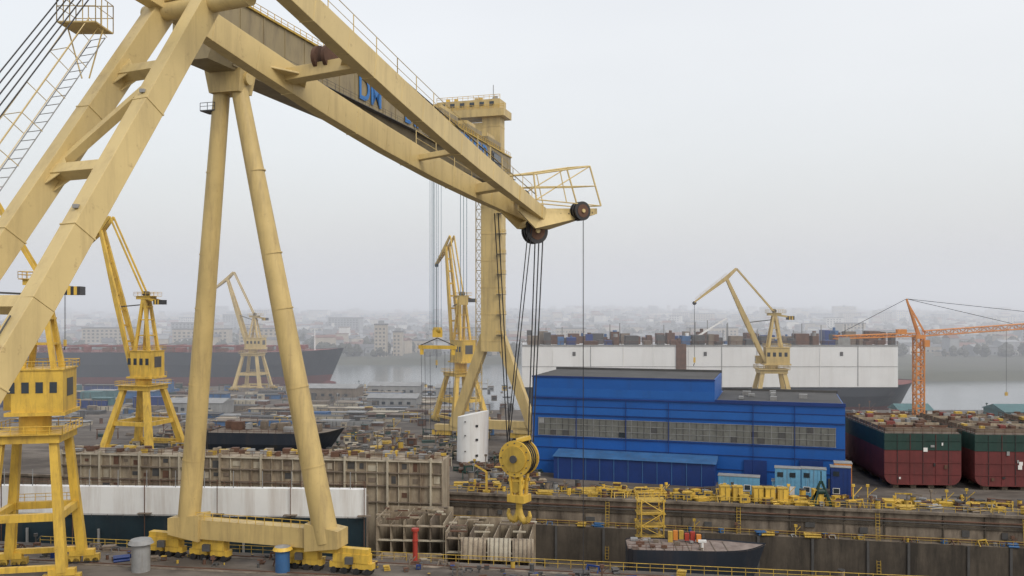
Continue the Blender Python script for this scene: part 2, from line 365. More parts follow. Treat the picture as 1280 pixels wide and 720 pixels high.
b=B('hull',e); hull(b,24.5,8.5,0,10.9,[(.5,NAVY),(1,NAVY)],bow=.5,rake=4,sheer=.5,deck=DECKB)
b.done()
b=B('deck_gear',e)
for i in range(6): b.box((8+i*1.0,R(1.5,3),11.5+R(0,.4)),(.8,.8,R(1.2,1.9)),random.choice([RED,YELD,YELD,ORANGE]))
for i in range(16): b.box((R(1,15),R(-3,3),10.95),(R(.5,1.6),R(.4,1.2),R(.3,.7)),random.choice([GREY,RUST,BEIGED,RUST,DECKB]))
for i in range(8): b.box((2+i*2.2,0,10.72),(.12,6.5,.1),BEIGED)
b.tube((13,-2.6,10.6),(13,-2.6,12.2),.25,WHITE); b.box((13,-2.6,12.2),(1.4,.5,.4),WHITE)
b.rail([(0,-4.1,10.8),(11,-4.1,10.8)],RUST,1,1.5,.04); b.done()

# ------------------------------------------------------------------ hull blocks right
def hull_block(x,y,wd,rz):
    e=grp('ship_hull_block',(x,y,0),rz); b=B('shell',e)
    L=34; R0=2.2; zt=12.2
    left=[(0+R0-R0*math.sin(a),.9+R0-R0*math.cos(a)) for a in [i*math.pi/2/6 for i in range(7)]]
    right=[(wd-p[0],p[1]) for p in left][::-1]
    low=left+[(0,8.6)]; lowr=[(wd,8.6)]+right
    b.prism([(p[0],0,p[1]) for p in low+lowr],(0,L,0),REDH)
    b.prism([(0,0,8.6),(0,0,zt),(wd,0,zt),(wd,0,8.6)],(0,L,0),GREEN)
    for z in (3.2,5.8,8.6,10.6): b.bb(.1,wd-.1,-.12,-.005,z,z+.12,REDH if z<8 else GREEN)
    for i in range(1,6): b.bb(i*wd/6,i*wd/6+.1,-.1,-.004,1.2,zt-.1,BLACK if i%2 else REDH)
    for i in range(6): b.box((R(1,wd-1),-.15,R(2,11)),(R(.3,1),.1,R(.3,1)),random.choice([GREY,RUST,WHITE,BLACK]))
    b.done()
    b=B('open_deck',e)
    b.bb(.3,wd-.3,.3,L,zt,zt+.25,DECKB)
    for i in range(7): b.bb(.6,wd-.6,1+i*4.6,1.3+i*4.6,zt+.25,zt+1.2,random.choice([BEIGE,BEIGED,RUST]))
    for i in range(5): b.bb(.8+i*(wd-1.8)/4,1+i*(wd-1.8)/4,1,L-1,zt+.25,zt+R(.7,1.1),BEIGED)
    for i in range(34): b.box((R(1,wd-1),R(2,L),zt+.9),(R(.5,2),R(.5,2),R(.6,1.8)),random.choice([BEIGE,RUST,RUST,YELD,GREY,RUST,REDD]))
    b.rail([(0,L,zt),(0,0,zt),(wd,0,zt),(wd,L,zt)],RUST,1.2,2,.05); b.done()
    b=B('keel_blocks',e)
    for i in range(4):
        for j in range(5): b.bb(2.2+i*(wd-5)/3,3.4+i*(wd-5)/3,1+j*7,2.5+j*7,0,.9,CONC)
    b.done()
hull_block(82.5,195,16.5,math.radians(-4))
hull_block(101.5,193,17,math.radians(-4))
hull_block(122,191,17,math.radians(-4))

# ------------------------------------------------------------------ steel blocks in dock
def ribbed_wall(b,p0,p1,z0,z1,depth,step=2.2):
    p0=V(p0);p1=V(p1);dr=(p1-p0).normalized();nn=V((dr.y,-dr.x,0)); L=(p1-p0).length
    rz=math.atan2(dr.y,dr.x)
    mid=(p0+p1)/2-nn*depth/2
    b.box((mid.x,mid.y,(z0+z1)/2),(L,depth,z1-z0),BEIGE,rz)
    n=int(L/step)
    for k in range(n+1):
        p=p0.lerp(p1,k/n); big=(k%4==0); o=.9 if big else .45
        b.box((p.x+nn.x*o/2,p.y+nn.y*o/2,(z0+z1)/2+(.3 if big else 0)),(.32 if big else .14,o,z1-z0+(.6 if big else -.3)),BEIGEL if random.random()<.5 else BEIGE,rz)
        for zr in (z1-1.5,z1-4,z1-7):
            if k<n and random.random()<.55:
                q=p0.lerp(p1,(k+.5)/n); b.box((q.x+nn.x*.06,q.y+nn.y*.06,zr+R(-.3,.3)),(step*R(.35,.8),.1,R(.6,1.7)),random.choice([BEIGED,RUST,GREYD,BEIGED,BEIGEL]),rz)
    for z in (z1-.2,z1-2.6,z1-5.2,z1-8.5):
        m=(p0+p1)/2+nn*.32; b.box((m.x,m.y,z),(L,.5,.22),BEIGED if z<z1-1 else BEIGEL,rz)
e=grp('steel_ship_block')
b=B('ribbed_shell',e); ribbed_wall(b,(-96,188,0),(-14,177,0),-12.9,9.2,7); b.done()
b=B('top_gear',e)
for i in range(110):
    k=random.random(); p=V((-96,188,0)).lerp(V((-14,177,0)),k)+V((.13,1,0))*R(1,6)
    b.box((p.x,p.y,9.2+.4),(R(.4,1.9),R(.4,1.6),R(.4,1.4)),random.choice([BEIGE,RUST,BEIGED,RUST,YELD,GREY]))
b.rail([(-96,187.8,9.2),(-14,176.8,9.2)],RUST,1.1,2.5,.05); b.done()
e=grp('ship_side_shell')
b=B('shell',e)
b.bar((-150,168.5,4.1),(-27,162,4.1),1.6,5.2,WHITE); b.bar((-150,168.5,-5.75),(-27,162,-5.75),1.55,14.5,GREENH)
b.bar((-150,170.6,-3.5),(-27,164,-3.5),2.4,17,BEIGED)
b.done()
b=B('scaffolding',e)
for i in range(46):
    p=V((-150,167.4,6.6)).lerp(V((-27,161,6.6)),i/45)
    if i%2==0: b.tube(p+V((0,.7,0)),p+V((0,.7,3.2)),.08,GREY,n=5)
    if i%5==0: b.tube(p+V((0,-.3,-18)),p+V((0,-.3,1.8)),.09,RUST,n=5); b.box((p+V((0,-.3,-4.6)))[:],(2.4,1.0,.12),BEIGED)
b.rail([(-150,168.9,6.7),(-27,162.4,6.7)],RUST,1.1,2.4,.05)
b.rail([(-150,167,1.2),(-27,160.6,1.2)],GREYD,.6,3,.04)
for i in range(9):
    p=V((-150,167.2,0)).lerp(V((-27,160.8,0)),i/9+.04); b.bar((p.x,p.y,-11),(p.x,p.y,-1),.35,.35,GREY,up=(0,1,0))
b.done()
def open_block(x0,x1,y0,y1,z0,z1,rz=0):
    cx,cy=(x0+x1)/2,(y0+y1)/2
    e=grp('open_hull_section',(cx,cy,z0),rz); b=B('plating',e)
    wx,wy,h=x1-x0,y1-y0,z1-z0
    b.bb(-wx/2,wx/2,-wy/2,wy/2,0,.5,BEIGED)
    b.bb(-wx/2,wx/2,wy/2-.2,wy/2,.5,h,BEIGE); b.bb(-wx/2,-wx/2+.2,-wy/2,wy/2-.2,.5,h,BEIGE)
    n=int(wx/2.2)
    for i in range(n+1):
        x=-wx/2+.3+i*(wx-.6)/n; b.bb(x-.08,x+.08,-wy/2,wy/2-.25,.5,h-R(0,1.0),random.choice([BEIGE,BEIGE,BEIGED]))
    for z in (h*.45,h*.7,h*.9): b.bb(-wx/2+.25,wx/2,-wy/2-.15,-wy/2+.9,z,z+.14,BEIGEL if z<h*.8 else BEIGE)
    for i in range(22): b.box((R(-wx/2,wx/2),R(-wy/2,wy/2),h-.1),(R(.6,3.5),R(.2,.7),.25),random.choice([BEIGEL,BEIGE,RUST,BEIGED]))
    b.done()
open_block(-25,-12,164,175,-13,0.6,-.08)
open_block(-11.5,4,158,170,-13,-.4,-.1)
open_block(-24,-13,151,160,-13,-4.5,-.06)
open_block(-10,1,148,156,-13,-5.6,-.1)
# curved bilge panel resting against the section: thin shell with stiffeners
e=grp('curved_shell_plate',(0,0,0)); b=B('plate',e)
ns_=8
def cp(x,a): return (x,157.2-2.6*math.sin(a)-.1*(x+10),-.9-4.2*(1-math.cos(a)))
for (xa,xb,m) in ((-9,-4.6,BEIGE),(-4.3,-.2,BEIGEL),(.1,3.8,BEIGE)):
    for i in range(ns_):
        a0=i/ns_*1.35; a1=(i+1)/ns_*1.35
        b.add([cp(xa,a0),cp(xb,a0),cp(xb,a1),cp(xa,a1)],[(0,1,2,3)],m)
        for q in range(5):
            xx=xa+(xb-xa)*(q+.5)/5; p0=V(cp(xx,a0))+V((0,-.1,.06)); p1=V(cp(xx,a1))+V((0,-.1,.06)); b.bar(p0,p1,.1,.22,BEIGED)
b.done()

# ------------------------------------------------------------------ blue hall
rz=math.atan2(-21,68.5)
e=grp('blue_industrial_building',(5,215,0),rz)
L=71.6
b=B('walls',e)
b.bb(0,L,0,30,0,18.3,BLUE); b.bb(0,43.5,-.12,24,18.31,23.4,BLUE)
for z,o in ((3.0,.16),(6.2,.16),(8.7,.2),(14.2,.2),(16.2,.16)):
    b.bb(-.05,L+.05,-o,-.005,z,z+.16,BLUED)
for z in (18.1,23.2): b.bb(-.1,(L+.1) if z<20 else 43.6,-.3,-.13,z,z+.35,BLUED)
b.bb(0,L,-.1,-.006,14.45,16.15,BLUE2); b.bb(0,43.5,-.17,-.125,18.7,20.6,BLUE2)
for x in (11,23,33,52,61): b.tube((x,-.4,.2),(x,-.4,18),.1,BLUED,n=6)
b.done()
b=B('window_band',e); b.bb(1.6,L-2,-.18,-.01,9.3,13.4,BAND)
for i in range(46):
    x=1.6+i*(L-3.6)/45; b.bb(x-.05,x+.05,-.26,-.18,9.2,13.5,GREYD if i%3 else GREY)
    for z in (9.3,10.7,12.1):
        if random.random()<.08 and i<45: b.bb(x+.1,x+1.45,-.2,-.181,z,z+1.25,random.choice([GLASS,GREYD,GREYD,GREY]))
for z in (9.2,10.6,12.0,13.4): b.bb(1.5,L-1.9,-.3,-.26,z-.05,z+.05,GREY)
b.done()
b=B('roof',e); b.bb(.4,43.2,.3,23.6,23.41,23.55,ROOF); b.bb(43.7,L-.3,.4,29.6,18.31,18.5,ROOF)
b.bb(43.4,L+.1,-.1,.35,18.31,18.9,BLUED); b.bb(43.4,L+.1,29.6,30.1,18.31,19.1,GREYD); b.bb(0,43.6,23.6,24.1,23.42,24.1,GREYD)
for i in range(7): b.box((R(47,68),R(4,26),18.9),(R(1,2.2),R(1,2.2),R(.6,1.2)),GREY)
b.done()
b=B('annex',e); b.bb(7,44,-6.5,-.4,0,5.2,BLUED); b.prism([(6.7,-6.9,5.2),(6.7,-.35,5.2),(6.7,-.35,6.1)],(37.6,0,0),BLUEC)
for i in range(11): b.bb(8+i*3.3,8.15+i*3.3,-6.6,-6.51,0,5.1,BLUEC)
b.done()
b=B('doors',e)
b.bb(62,67,-.4,-.02,0,6,BLUED); b.bb(50,55,-.4,-.02,0,5.5,BLUED); b.bb(68,69.2,-.35,-.02,0,2.2,GREYD); b.done()

def cabin(x,y,L,W,H,mat,rz,name='site_cabin'):
    e=grp(name,(x,y,0),rz); b=B('body',e); b.bb(0,L,0,W,.15,H,mat); b.bb(-.1,L+.1,-.1,W+.1,H,H+.15,GREY)
    for i in range(int(L/.8)): b.bb(.1+i*.8,.25+i*.8,-.06,-.003,.2,H-.05,mat)
    b.done(); b=B('openings',e)
    n=max(1,int(L/2.6))
    for i in range(n):
        x0=.5+i*2.5
        if i==1: b.bb(x0,x0+1,-.1,-.065,.2,2.2,WHITE)
        else: b.bb(x0,x0+1.2,-.1,-.065,1.1,2.1,GLASS); b.bb(x0-.1,x0+1.3,-.09,-.064,1.0,2.2,WHITE)
        if H>5: b.bb(x0,x0+1.2,-.1,-.065,H-1.8,H-.8,GLASS)
    b.done()
cabin(44.5,190,8.6,2.6,3.8,BLUEL,rz)
cabin(55.5,188,5.5,2.6,3,BLUEL,rz); cabin(56,187.5,5.2,2.6,5.9,BLUEL,rz); cabin(61.3,186.5,5,2.6,5.9,BLUEL,rz)
cabin(67,185,4,3,6.5,BLUED,rz); cabin(68.5,187,3.5,3,7,ORANGE,rz)

# ------------------------------------------------------------------ clutter
def clutter(name,n,fx,pal,smin=.5,smax=2.2,big=0):
    b=B(name)
    for k in range(n):
        x,y,z=fx(); m=random.choice(pal); a=R(-.5,.5); s=R(smin,smax); kd=random.random()
        b.M=Matrix.Translation((x,y,z))@Matrix.Rotation(a,4,'Z')
        if kd<.32:
            b.bb(-s/2,s/2,-s*.35,s*.35,.1,s*.9,m); b.bb(-s*.55,s*.55,-s*.4,s*.4,s*.9,s*.98,random.choice(pal)); b.bb(-s*.3,s*.3,-s*.37,-s*.355,.3*s,.7*s,GREYD)
        elif kd<.5:
            b.tube((0,0,0),(0,0,s*1.1),s*.35,m,n=10); b.tube((0,0,s*1.1),(0,0,s*1.2),s*.38,GREYD,n=10)
        elif kd<.65:
            for i in range(4): b.tube((-s*1.6,i*.45-.7,.2+.38*(i%2)),(s*1.6,i*.45-.7,.2+.38*(i%2)),.2,m,n=7)
        elif kd<.8:
            for sx in (-1,1):
                b.bar((sx*s,-.6,0),(sx*s,0,s),.15,.15,m); b.bar((sx*s,.6,0),(sx*s,0,s),.15,.15,m)
            b.bar((-s*1.1,0,s),(s*1.1,0,s),.22,.25,m)
        elif kd<.92:
            for i in range(3): b.box((R(-.3,.3),R(-.2,.2),.15+i*.28),(s*2.2,s*1.3,.2),m,R(-.1,.1))
        else:
            b.bar((0,0,0),(0,0,s*2.2),.18,.18,m); b.box((0,0,s*2.2),(.6,.4,.5),m); b.tube((0,0,s),(s,0,s*2),.08,m,n=5)
    b.M=Matrix.Identity(4); return b.done()
YP=[YELD,YELD,RUST,YEL,RUST,GREY,BEIGED,GREYD]
MX=[RUST,GREY,BEIGE,BEIGED,YELD,GREYD,GREYD,BEIGEL,GREEN,RUST,BEIGED]
def along(x0,x1,o0,o1,z=0):
    def f():
        x=R(x0,x1); return (x,yf(x)+R(o0,o1),z)
    return f
clutter('dockside_equipment',260,along(-12,105,1.5,11),YP,.4,1.6)
clutter('dockside_equipment',60,along(14,80,2,8),[YEL,YELD,YEL],.6,1.9)
clutter('yard_materials',600,along(-110,-8,22,85),MX,.5,2.4)
clutter('yard_materials',320,lambda:(R(-170,0),R(265,440),0),MX+[BLUEC,GREY],1,3.0)
clutter('yard_materials',220,lambda:(R(78,190),R(215,330),0),MX,.8,3)
clutter('yard_materials',90,along(-10,6,10,45),MX,.5,2)
clutter('quayside_equipment',190,lambda:((lambda x:(x,yn(x)-R(1.5,8),0))(R(-85,100))),[YELD,RUST,GREYD,RUST,BEIGED,RUST,BLUED,GREYD],.3,1.0)
clutter('dock_floor_materials',110,lambda:((lambda x:(x,R(yn(x)+4,yf(x)-4),-13))(R(-25,105))),MX,.8,2.4)
clutter('wall_ledge_equipment',40,lambda:((lambda x:(x,yf(x)-1.0,-5.6))(R(0,105))),[YELD,RUST,GREY,BLUEC],.4,1.1)

b=B('electrical_cabinets')
for x in [44,46.5,50.5,52.8,55.2,62]:
    y=yf(x)+3; b.box((x,y,1.7),(2.0,1.6,2.8),YEL); b.box((x,y,3.2),(2.2,1.8,.2),YELD); b.box((x,y-.85,1.7),(.06,.06,2.6),BLACK); b.box((x,y,.15),(1.8,1.4,.3),GREYD)
b.done()
b=B('scaffold_tower')
b.lattice((26.4,168,-13),(26.4,168,-1),5.6,4.2,YELD,2.0,.12); b.lattice((26.4,168,-1),(26.4,168,4),5.6,4.2,YEL,2.0,.14)
for k in range(7): b.box((26.4,168,-11+k*2.4),(5.4,4,.12),YELD)
b.rail([(23.6,165.9,4),(29.2,165.9,4),(29.2,170.1,4),(23.6,170.1,4),(23.6,165.9,4)],YEL,1.2,1.4,.07)
b.done()
b=B('green_winch_frame')
for sx in (-1,1):
    b.bar((62.5+sx*2.2,178,0),(62.5+sx*.3,178,4.5),.4,.4,GREEN); b.bar((62.5+sx*1.6,177,0),(62.5+sx*.2,178,5),.3,.3,GREEN)
b.bar((61.2,178,2),(63.8,178,2),.3,.3,GREEN); b.tube((61.8,178,2.9),(63.2,178,2.9),.6,GREEN,n=12); b.tube((62.5,178,4.4),(62.5,178,7),.12,GREEN); b.done()
b=B('davit_crane')
b.bar((-5.5,190.5,0),(-5.5,190.5,4.5),.5,.5,YELD); b.bar((-5.5,190.5,4.5),(-8,189.5,6.2),.4,.4,YELD); b.tube((-8,189.5,6.1),(-8,189.5,3),.05,ROPE); b.box((-8,189.5,2.8),(.5,.5,.6),YEL); b.box((-5.5,190.5,.3),(1.6,1.6,.6),YELD); b.done()
b=B('red_mooring_post'); b.tube((-15.2,138.2,0),(-15.2,138.2,5),.38,RED,n=12); b.tube((-15.2,138.2,5),(-15.2,138.2,5.4),.6,RED,n=12); b.tube((-15.2,138.2,3.4),(-15.2,138.2,3.6),.5,RED,n=12); b.box((-15.2,138.2,.2),(1.6,1.6,.4),RUST); b.done()
for (x,y,s) in [(-56.5,134,1.0),(-34.8,133.5,.8)]:
    b=B('ventilation_hood' if s==1 else 'winch_drum'); b.tube((x,y,0),(x,y,4.2*s),1.35*s,GREY if s==1 else BLUEC,n=16); b.tube((x,y,4.2*s),(x,y,4.8*s),1.9*s,GREY if s==1 else YEL,r1=1.5*s,n=16); b.tube((x,y,4.8*s),(x,y,5.1*s),1.5*s,GREY,r1=.3,n=16); b.done()
b=B('crane_rails')
for o in (-2.2,-9.5): b.bar((XL,yn(XL)+o,.06),(XR,yn(XR)+o,.06),.25,.12,RUST); b.bar((XL,yn(XL)+o-.8,.02),(XR,yn(XR)+o-.8,.02),.9,.05,CONC)
b.done()

def stacks(name,x0,x1,y0,y1,n,mats,h0,h1):
    b=B(name)
    for k in range(n):
        x=R(x0,x1); y=y0+int(R(0,(y1-y0)/11))*11; L=R(6,17); h=R(h0,h1)
        m=random.choice(mats); b.box((x,y,h/2),(L,R(3,6),h),m,-.08)
        b.box((x,y,h+.1),(L+.3,R(3,6),.18),random.choice([GREY,GREYD,BEIGE,BEIGED,m]),-.08)
        for i in range(int(L/3)): b.box((x-L/2+1.5+i*3,y-3.2,h/2),(.2,.2,h),GREYD,-.08)
    b.done()
stacks('plate_storage',-175,-25,300,440,130,[BLUEC,GREY,GREYD,BEIGEL,BLUEC,BEIGED,RUST],.8,2.0)
stacks('panel_storage',-70,-22,330,430,70,[GREY,BEIGEL,BEIGE,GREY],.6,1.4)
stacks('container_stack',-220,-120,345,430,18,[BLUEC,BLUED,TEAL],3,5.4)
for (x,y,L,W,H,m) in [(-218,372,18,9,6.5,BLUEC),(-160,360,14,8,6,BLUEC),(-34,392,16,9,4.5,GREY),(-20,300,8,6,3,BLUEC),(-66,402,24,12,4.5,GREY),(-96,385,28,14,5,BEIGED),(-58,352,20,12,4,GREY),(-130,330,22,11,4.5,GREY)]:
    e=grp('storage_shed',(x,y,0),-.08); b=B('walls',e); b.bb(0,L,0,W,0,H,m); b.done(); b=B('roof',e)
    b.prism([(-.4,-.4,H),(-.4,W+.4,H),(-.4,W/2,H+1.4)],(L+.8,0,0),TEAL if L==18 else GREY); b.done()
    b=B('doors',e); b.bb(2,5,-.1,-.01,0,3,GREYD)
    for i in range(int(L/4)-1): b.bb(6+i*3.4,7.4+i*3.4,-.1,-.01,1.5,2.6,GLASS)
    b.done()
for (x,y,L,W,H) in [(166,296,30,14,7),(140,318,12,9,5)]:
    e=grp('quay_warehouse',(x,y,0)); b=B('walls',e); b.bb(0,L,0,W,0,H-2,H1 if L<20 else TEAL); b.done(); b=B('roof',e)
    b.prism([(-.5,-.5,H-2),(-.5,W+.5,H-2),(-.5,W/2,H)],(L+1,0,0),TEAL); b.done()
    b=B('doors',e); b.bb(3,6,-.1,-.01,0,3.4,GREYD); b.bb(8,14 if L>20 else 10,-.1,-.01,1.6,3,GLASS); b.done()

e=grp('white_steel_piece',(-10.2,226,.6),math.radians(-10))  # upright rounded white steel piece with a slanted top
b=B('shell',e)
n=18; rr=4.1
vs=[]
for z in range(2):
    for i in range(n):
        a=2*math.pi*i/n; x=math.cos(a)*rr; y=math.sin(a)*rr*.7; top=12.3+.22*x
        vs.append((x+(.25 if z else 0),y,(0-.05*x) if z==0 else top))
b.add(vs,[(i,(i+1)%n,n+(i+1)%n,n+i) for i in range(n)],WHITE,True); b.add(vs,[tuple(range(n))[::-1],tuple(range(n,2*n))],WHITE); b.done()
b=B('lugs',e)
for z in (2,6,9.5):
    b.box((1.8,-2.7,z),(.6,.3,.5),BLACK); b.box((-1.2,-2.95,z+1),(.3,.3,.3),GREYD)
b.box((0,0,-.3),(6,4,.6),RUST); b.done()

# ------------------------------------------------------------------ luffing portal cranes
def luffing(loc,head,hb,ht,hl,zh,zm,boom,jib,mat,back=-6,hookz=12,hw=3.4,leg=1.3,cw=1.0):
    e=grp('luffing_portal_crane',loc,head)
    b=B('portal',e)
    for sx in (-1,1):
        for sy in (-1,1):
            b.bar((sx*hb,sy*hb,1.6),(sx*ht,sy*ht,hl),leg,leg,mat,w1=leg*.8,h1=leg*.8,up=(0,1,0))
            for q in (-1.4,1.4):
                b.box((sx*hb+q,sy*hb,.9),(2.3,1.0,1.0),YELD)
                for w_ in (-.6,.6): b.tube((sx*hb+q+w_,sy*hb-.5,.45),(sx*hb+q+w_,sy*hb+.5,.45),.45,BLACK,n=10)
            b.box((sx*hb,sy*hb,1.7),(3.6,1.2,.9),mat)
        k=.42; m_=hb+(ht-hb)*k; z=1.6+(hl-1.6)*k
        b.bar((sx*m_,-m_,z),(sx*m_,m_,z),.8,1.1,mat); b.bar((-m_,sx*m_,z),(m_,sx*m_,z),.8,1.1,mat)
        b.bar((-hb,sx*hb,2.3),(hb,sx*hb,2.3),.7,.8,mat)
    b.rail([(-m_,-m_-.4,z+.55),(m_,-m_-.4,z+.55)],mat,1.1,1.5,.05)
    b.box((0,0,hl+.4),(2*ht+2,2*ht+2,1.2),mat); q=ht+1.6
    b.box((0,0,hl+1.1),(2*q,2*q,.15),mat)
    b.rail([(-q,-q,hl+1.1),(q,-q,hl+1.1),(q,q,hl+1.1),(-q,q,hl+1.1),(-q,-q,hl+1.1)],mat,1.2,1.5,.06)
    b.tube((0,0,hl+1),(0,0,zh),2.2,mat,n=18)
    b.ladder((hb-.5,-hb,2),(ht,-ht-.6,hl+1),.6,mat,(1,0,0)); b.done()
    b=B('machine_house',e); hh=(zm-zh)*.32
    b.bb(back,3.0,-hw,hw,zh,zh+.5,mat); b.bb(back+.4,2.2,-hw+.5,hw-.5,zh+.5,zh+hh,mat); b.bb(back+.2,2.4,-hw+.3,hw-.3,zh+hh,zh+hh+.2,mat)
    for sy in (-1,1):
        for i in range(4): xx=back+1.2+i*1.9; b.bb(xx,xx+1.0,sy*(hw-.5)-.06,sy*(hw-.5)+.06,zh+hh*.5,zh+hh*.74,GLASS)
    b.bb(back+.34,back+.41,-1.5,1.5,zh+hh*.4,zh+hh*.8,GREYD)
    b.bb(2.2,5.0,-hw,-hw+2.2,zh+.3,zh+3.0,mat); b.bb(4.99,5.05,-hw+.2,-hw+2,zh+1.2,zh+2.6,GLASS); b.bb(2.6,4.8,-hw-.05,-hw+.02,zh+1.2,zh+2.6,GLASS)
    b.rail([(back,-hw,zh+.5),(3,-hw,zh+.5)],mat,1.1,1.5,.05); b.rail([(back,-hw+.3,zh+hh+.2),(2.4,-hw+.3,zh+hh+.2),(2.4,hw-.3,zh+hh+.2),(back,hw-.3,zh+hh+.2),(back,-hw+.3,zh+hh+.2)],mat,1.1,1.5,.05)
    b.done()
    b=B('mast',e); z0=zh+hh
    for sy in (-1,1):
        b.bar((-3.2,sy*2,z0),(-1.2,sy*1,zm-1.5),.75,.75,mat); b.bar((1.2,sy*2,z0),(-.6,sy*1,zm-1.5),.75,.75,mat)
    for k in (.3,.6,.85):
        zz=z0+(zm-1.5-z0)*k; b.box((-.9-.6*(1-k),0,zz),(2.0+2.0*(1-k),2.4+2*(1-k),.3),mat)
    b.box((-.9,0,zm-1.2),(4.4,3.0,.8),mat); b.box((-1.4,0,zm-.7),(6.4,3.6,.15),mat)
    b.rail([(-4.6,-1.8,zm-.6),(1.8,-1.8,zm-.6),(1.8,1.8,zm-.6),(-4.6,1.8,zm-.6),(-4.6,-1.8,zm-.6)],mat,1.0,1.2,.05)
    b.tube((-.9,-.9,zm),(-.9,.9,zm),.7,BLACK,n=12); b.ladder((-3.6,0,z0),(-2,0,zm-.6),.6,mat,(0,1,0)); b.done()
    b=B('boom',e); bx,bz=boom; jx,jz=jib
    for sy in (-1,1):
        b.bar((2.2,sy*1.9,zh+1.2),(2.2+(bx-2.2)*.5,sy*1.3,zh+1.2+(bz-zh-1.2)*.5),.7,1.0,mat,w1=.7,h1=1.5); b.bar((2.2+(bx-2.2)*.5,sy*1.3,zh+1.2+(bz-zh-1.2)*.5),(bx,sy*.7,bz),.7,1.5,mat,h1=.9)
    for k in range(1,9):
        q=k/9; wv=1.9-1.2*q; x=2.2+(bx-2.2)*q; z=zh+1.2+(bz-zh-1.2)*q; b.bar((x,-wv,z),(x,wv,z),.5,.6,mat)
    b.ladder((2.2,0,zh+2.4),(bx,0,bz+1.0),.7,mat,(0,1,0)); b.done()
    b=B('jib',e); d_=V((jx-bx,0,jz-bz)).normalized(); rear=V((bx,0,bz))-d_*4.0+V((0,0,1.2))
    for sy in (-1,1):
        b.bar(rear+V((0,sy*.9,0)),(bx,sy*.8,bz+.4),.4,.8,mat,h1=1.3); b.bar((bx,sy*.8,bz+.4),(jx,sy*.35,jz),.4,1.3,mat,h1=.5)
    for k in range(1,8):
        q=k/8; b.bar((bx+(jx-bx)*q,-.7,bz+.4+(jz-bz-.4)*q),(bx+(jx-bx)*q,.7,bz+.4+(jz-bz-.4)*q),.3,.4,mat)
    b.tube((jx,-.5,jz-.3),(jx,.5,jz-.3),.7,BLACK,n=12)
    b.rail([(bx,-1,bz+1),(jx-.5,-.6,jz+.5)],mat,1.0,2,.04); b.done()
    b=B('stays',e)
    for sy in (-1,1): b.bar((-.6,sy*.8,zm),rear+V((0,sy*.8,0)),.35,.45,mat)
    b.bar((-.5,0,zm-3),(2.2+(bx-2.2)*.45,0,zh+1.2+(bz-zh)*.45),.3,.3,GREYD); b.done()
    b=B('counterweight',e)
    for sy in (-1,1): b.bar((-1,sy*1.2,zm-1.2),(back-.6,sy*1.2,zm-2.2),.4,.6,mat)
    for i in range(5): b.box((back-1.2+i*.45,0,zm-2.4),(.45,2.9,1.3),YEL if i%2 else BLACK)
    b.done()
    b=B('hoist_rope',e)
    for sy in (-.2,.2): b.tube((jx,sy,jz-.4),(jx,sy,hookz+1),.06,ROPE,n=5,cap=False)
    b.box((jx,0,hookz),(.7,.5,1.8),YEL); b.tube((jx,0,hookz-1),(jx+.3,0,hookz-2),.15,BLACK,n=6); b.done()
    return e
pi=math.pi
luffing((-103,246,0),pi-.25,7.2,3.6,17.5,20.5,44,(13.5,62),(26,52),YEL,hookz=30,leg=1.7,back=-5)
luffing((-126,428,0),pi-.15,6.5,3.4,17,20,37,(13,54),(23,47),CREAM2,hookz=22,leg=1.5)
luffing((89,302,0),pi-.1,7,3.6,18,20.5,39,(15,50),(26,42),CREAM2,hookz=22,leg=1.6)
luffing((-18,308,0),pi/2+.6,6.5,3.4,16.5,21,45,(9,62),(17,56),YEL,hookz=20,leg=1.6)
luffing((-71.5,132,0),pi+.2,5.2,3.6,20.5,24.2,45,(14,62),(30,50),YEL,hookz=30,leg=1.35,back=-5.2,hw=4)

# ------------------------------------------------------------------ tower crane
e=grp('tower_crane',(134,290,0))
b=B('mast',e); b.lattice((0,0,0),(0,0,30),2.6,2.6,ORANGE,2.2,.28); b.box((0,0,.6),(6,6,1.2),CONC)
b.box((0,0,30.5),(3.2,3.2,1.2),ORANGE); b.box((1.6,-1.8,28.4),(1.8,1.6,2.2),ORANGE); b.box((2.6,-1.8,28.7),(.05,1.3,1.2),GLASS)
b.bar((0,-.9,31),(-4,0,43),.5,.5,ORANGE); b.bar((0,.9,31),(-4,0,43),.5,.5,ORANGE); b.bar((2.2,0,31.5),(-3.8,0,42),.45,.45,ORANGE)
for q in (.25,.5,.75): b.bar((-4*q,-.9*(1-q),31+12*q),(2.2-6*q,0,31.5+10.5*q),.25,.25,ORANGE)
b.done()
b=B('jib',e); b.lattice((1.6,0,31.6),(60,4,35.5),1.6,1.7,ORANGE,2.4,.17); b.lattice((-1.6,0,31.2),(-29,-3,30.4),1.6,1.0,ORANGE,2.4,.17)
b.box((-26,-2.8,29.2),(4,2,2.4),GREY); b.box((-6,-.6,32.2),(3,1.6,1.6),ORANGE); b.done()
b=B('stay_lines',e)
for p in ((60,4,36.4),(32,2,34.8),(-28,-3,31.2)): b.tube((-4,0,43),p,.09,ROPE,n=5)
b.tube((30,2,33),(30,2,12),.06,ROPE,n=4); b.box((30,2,11.5),(.8,.5,1.2),YEL); b.done()

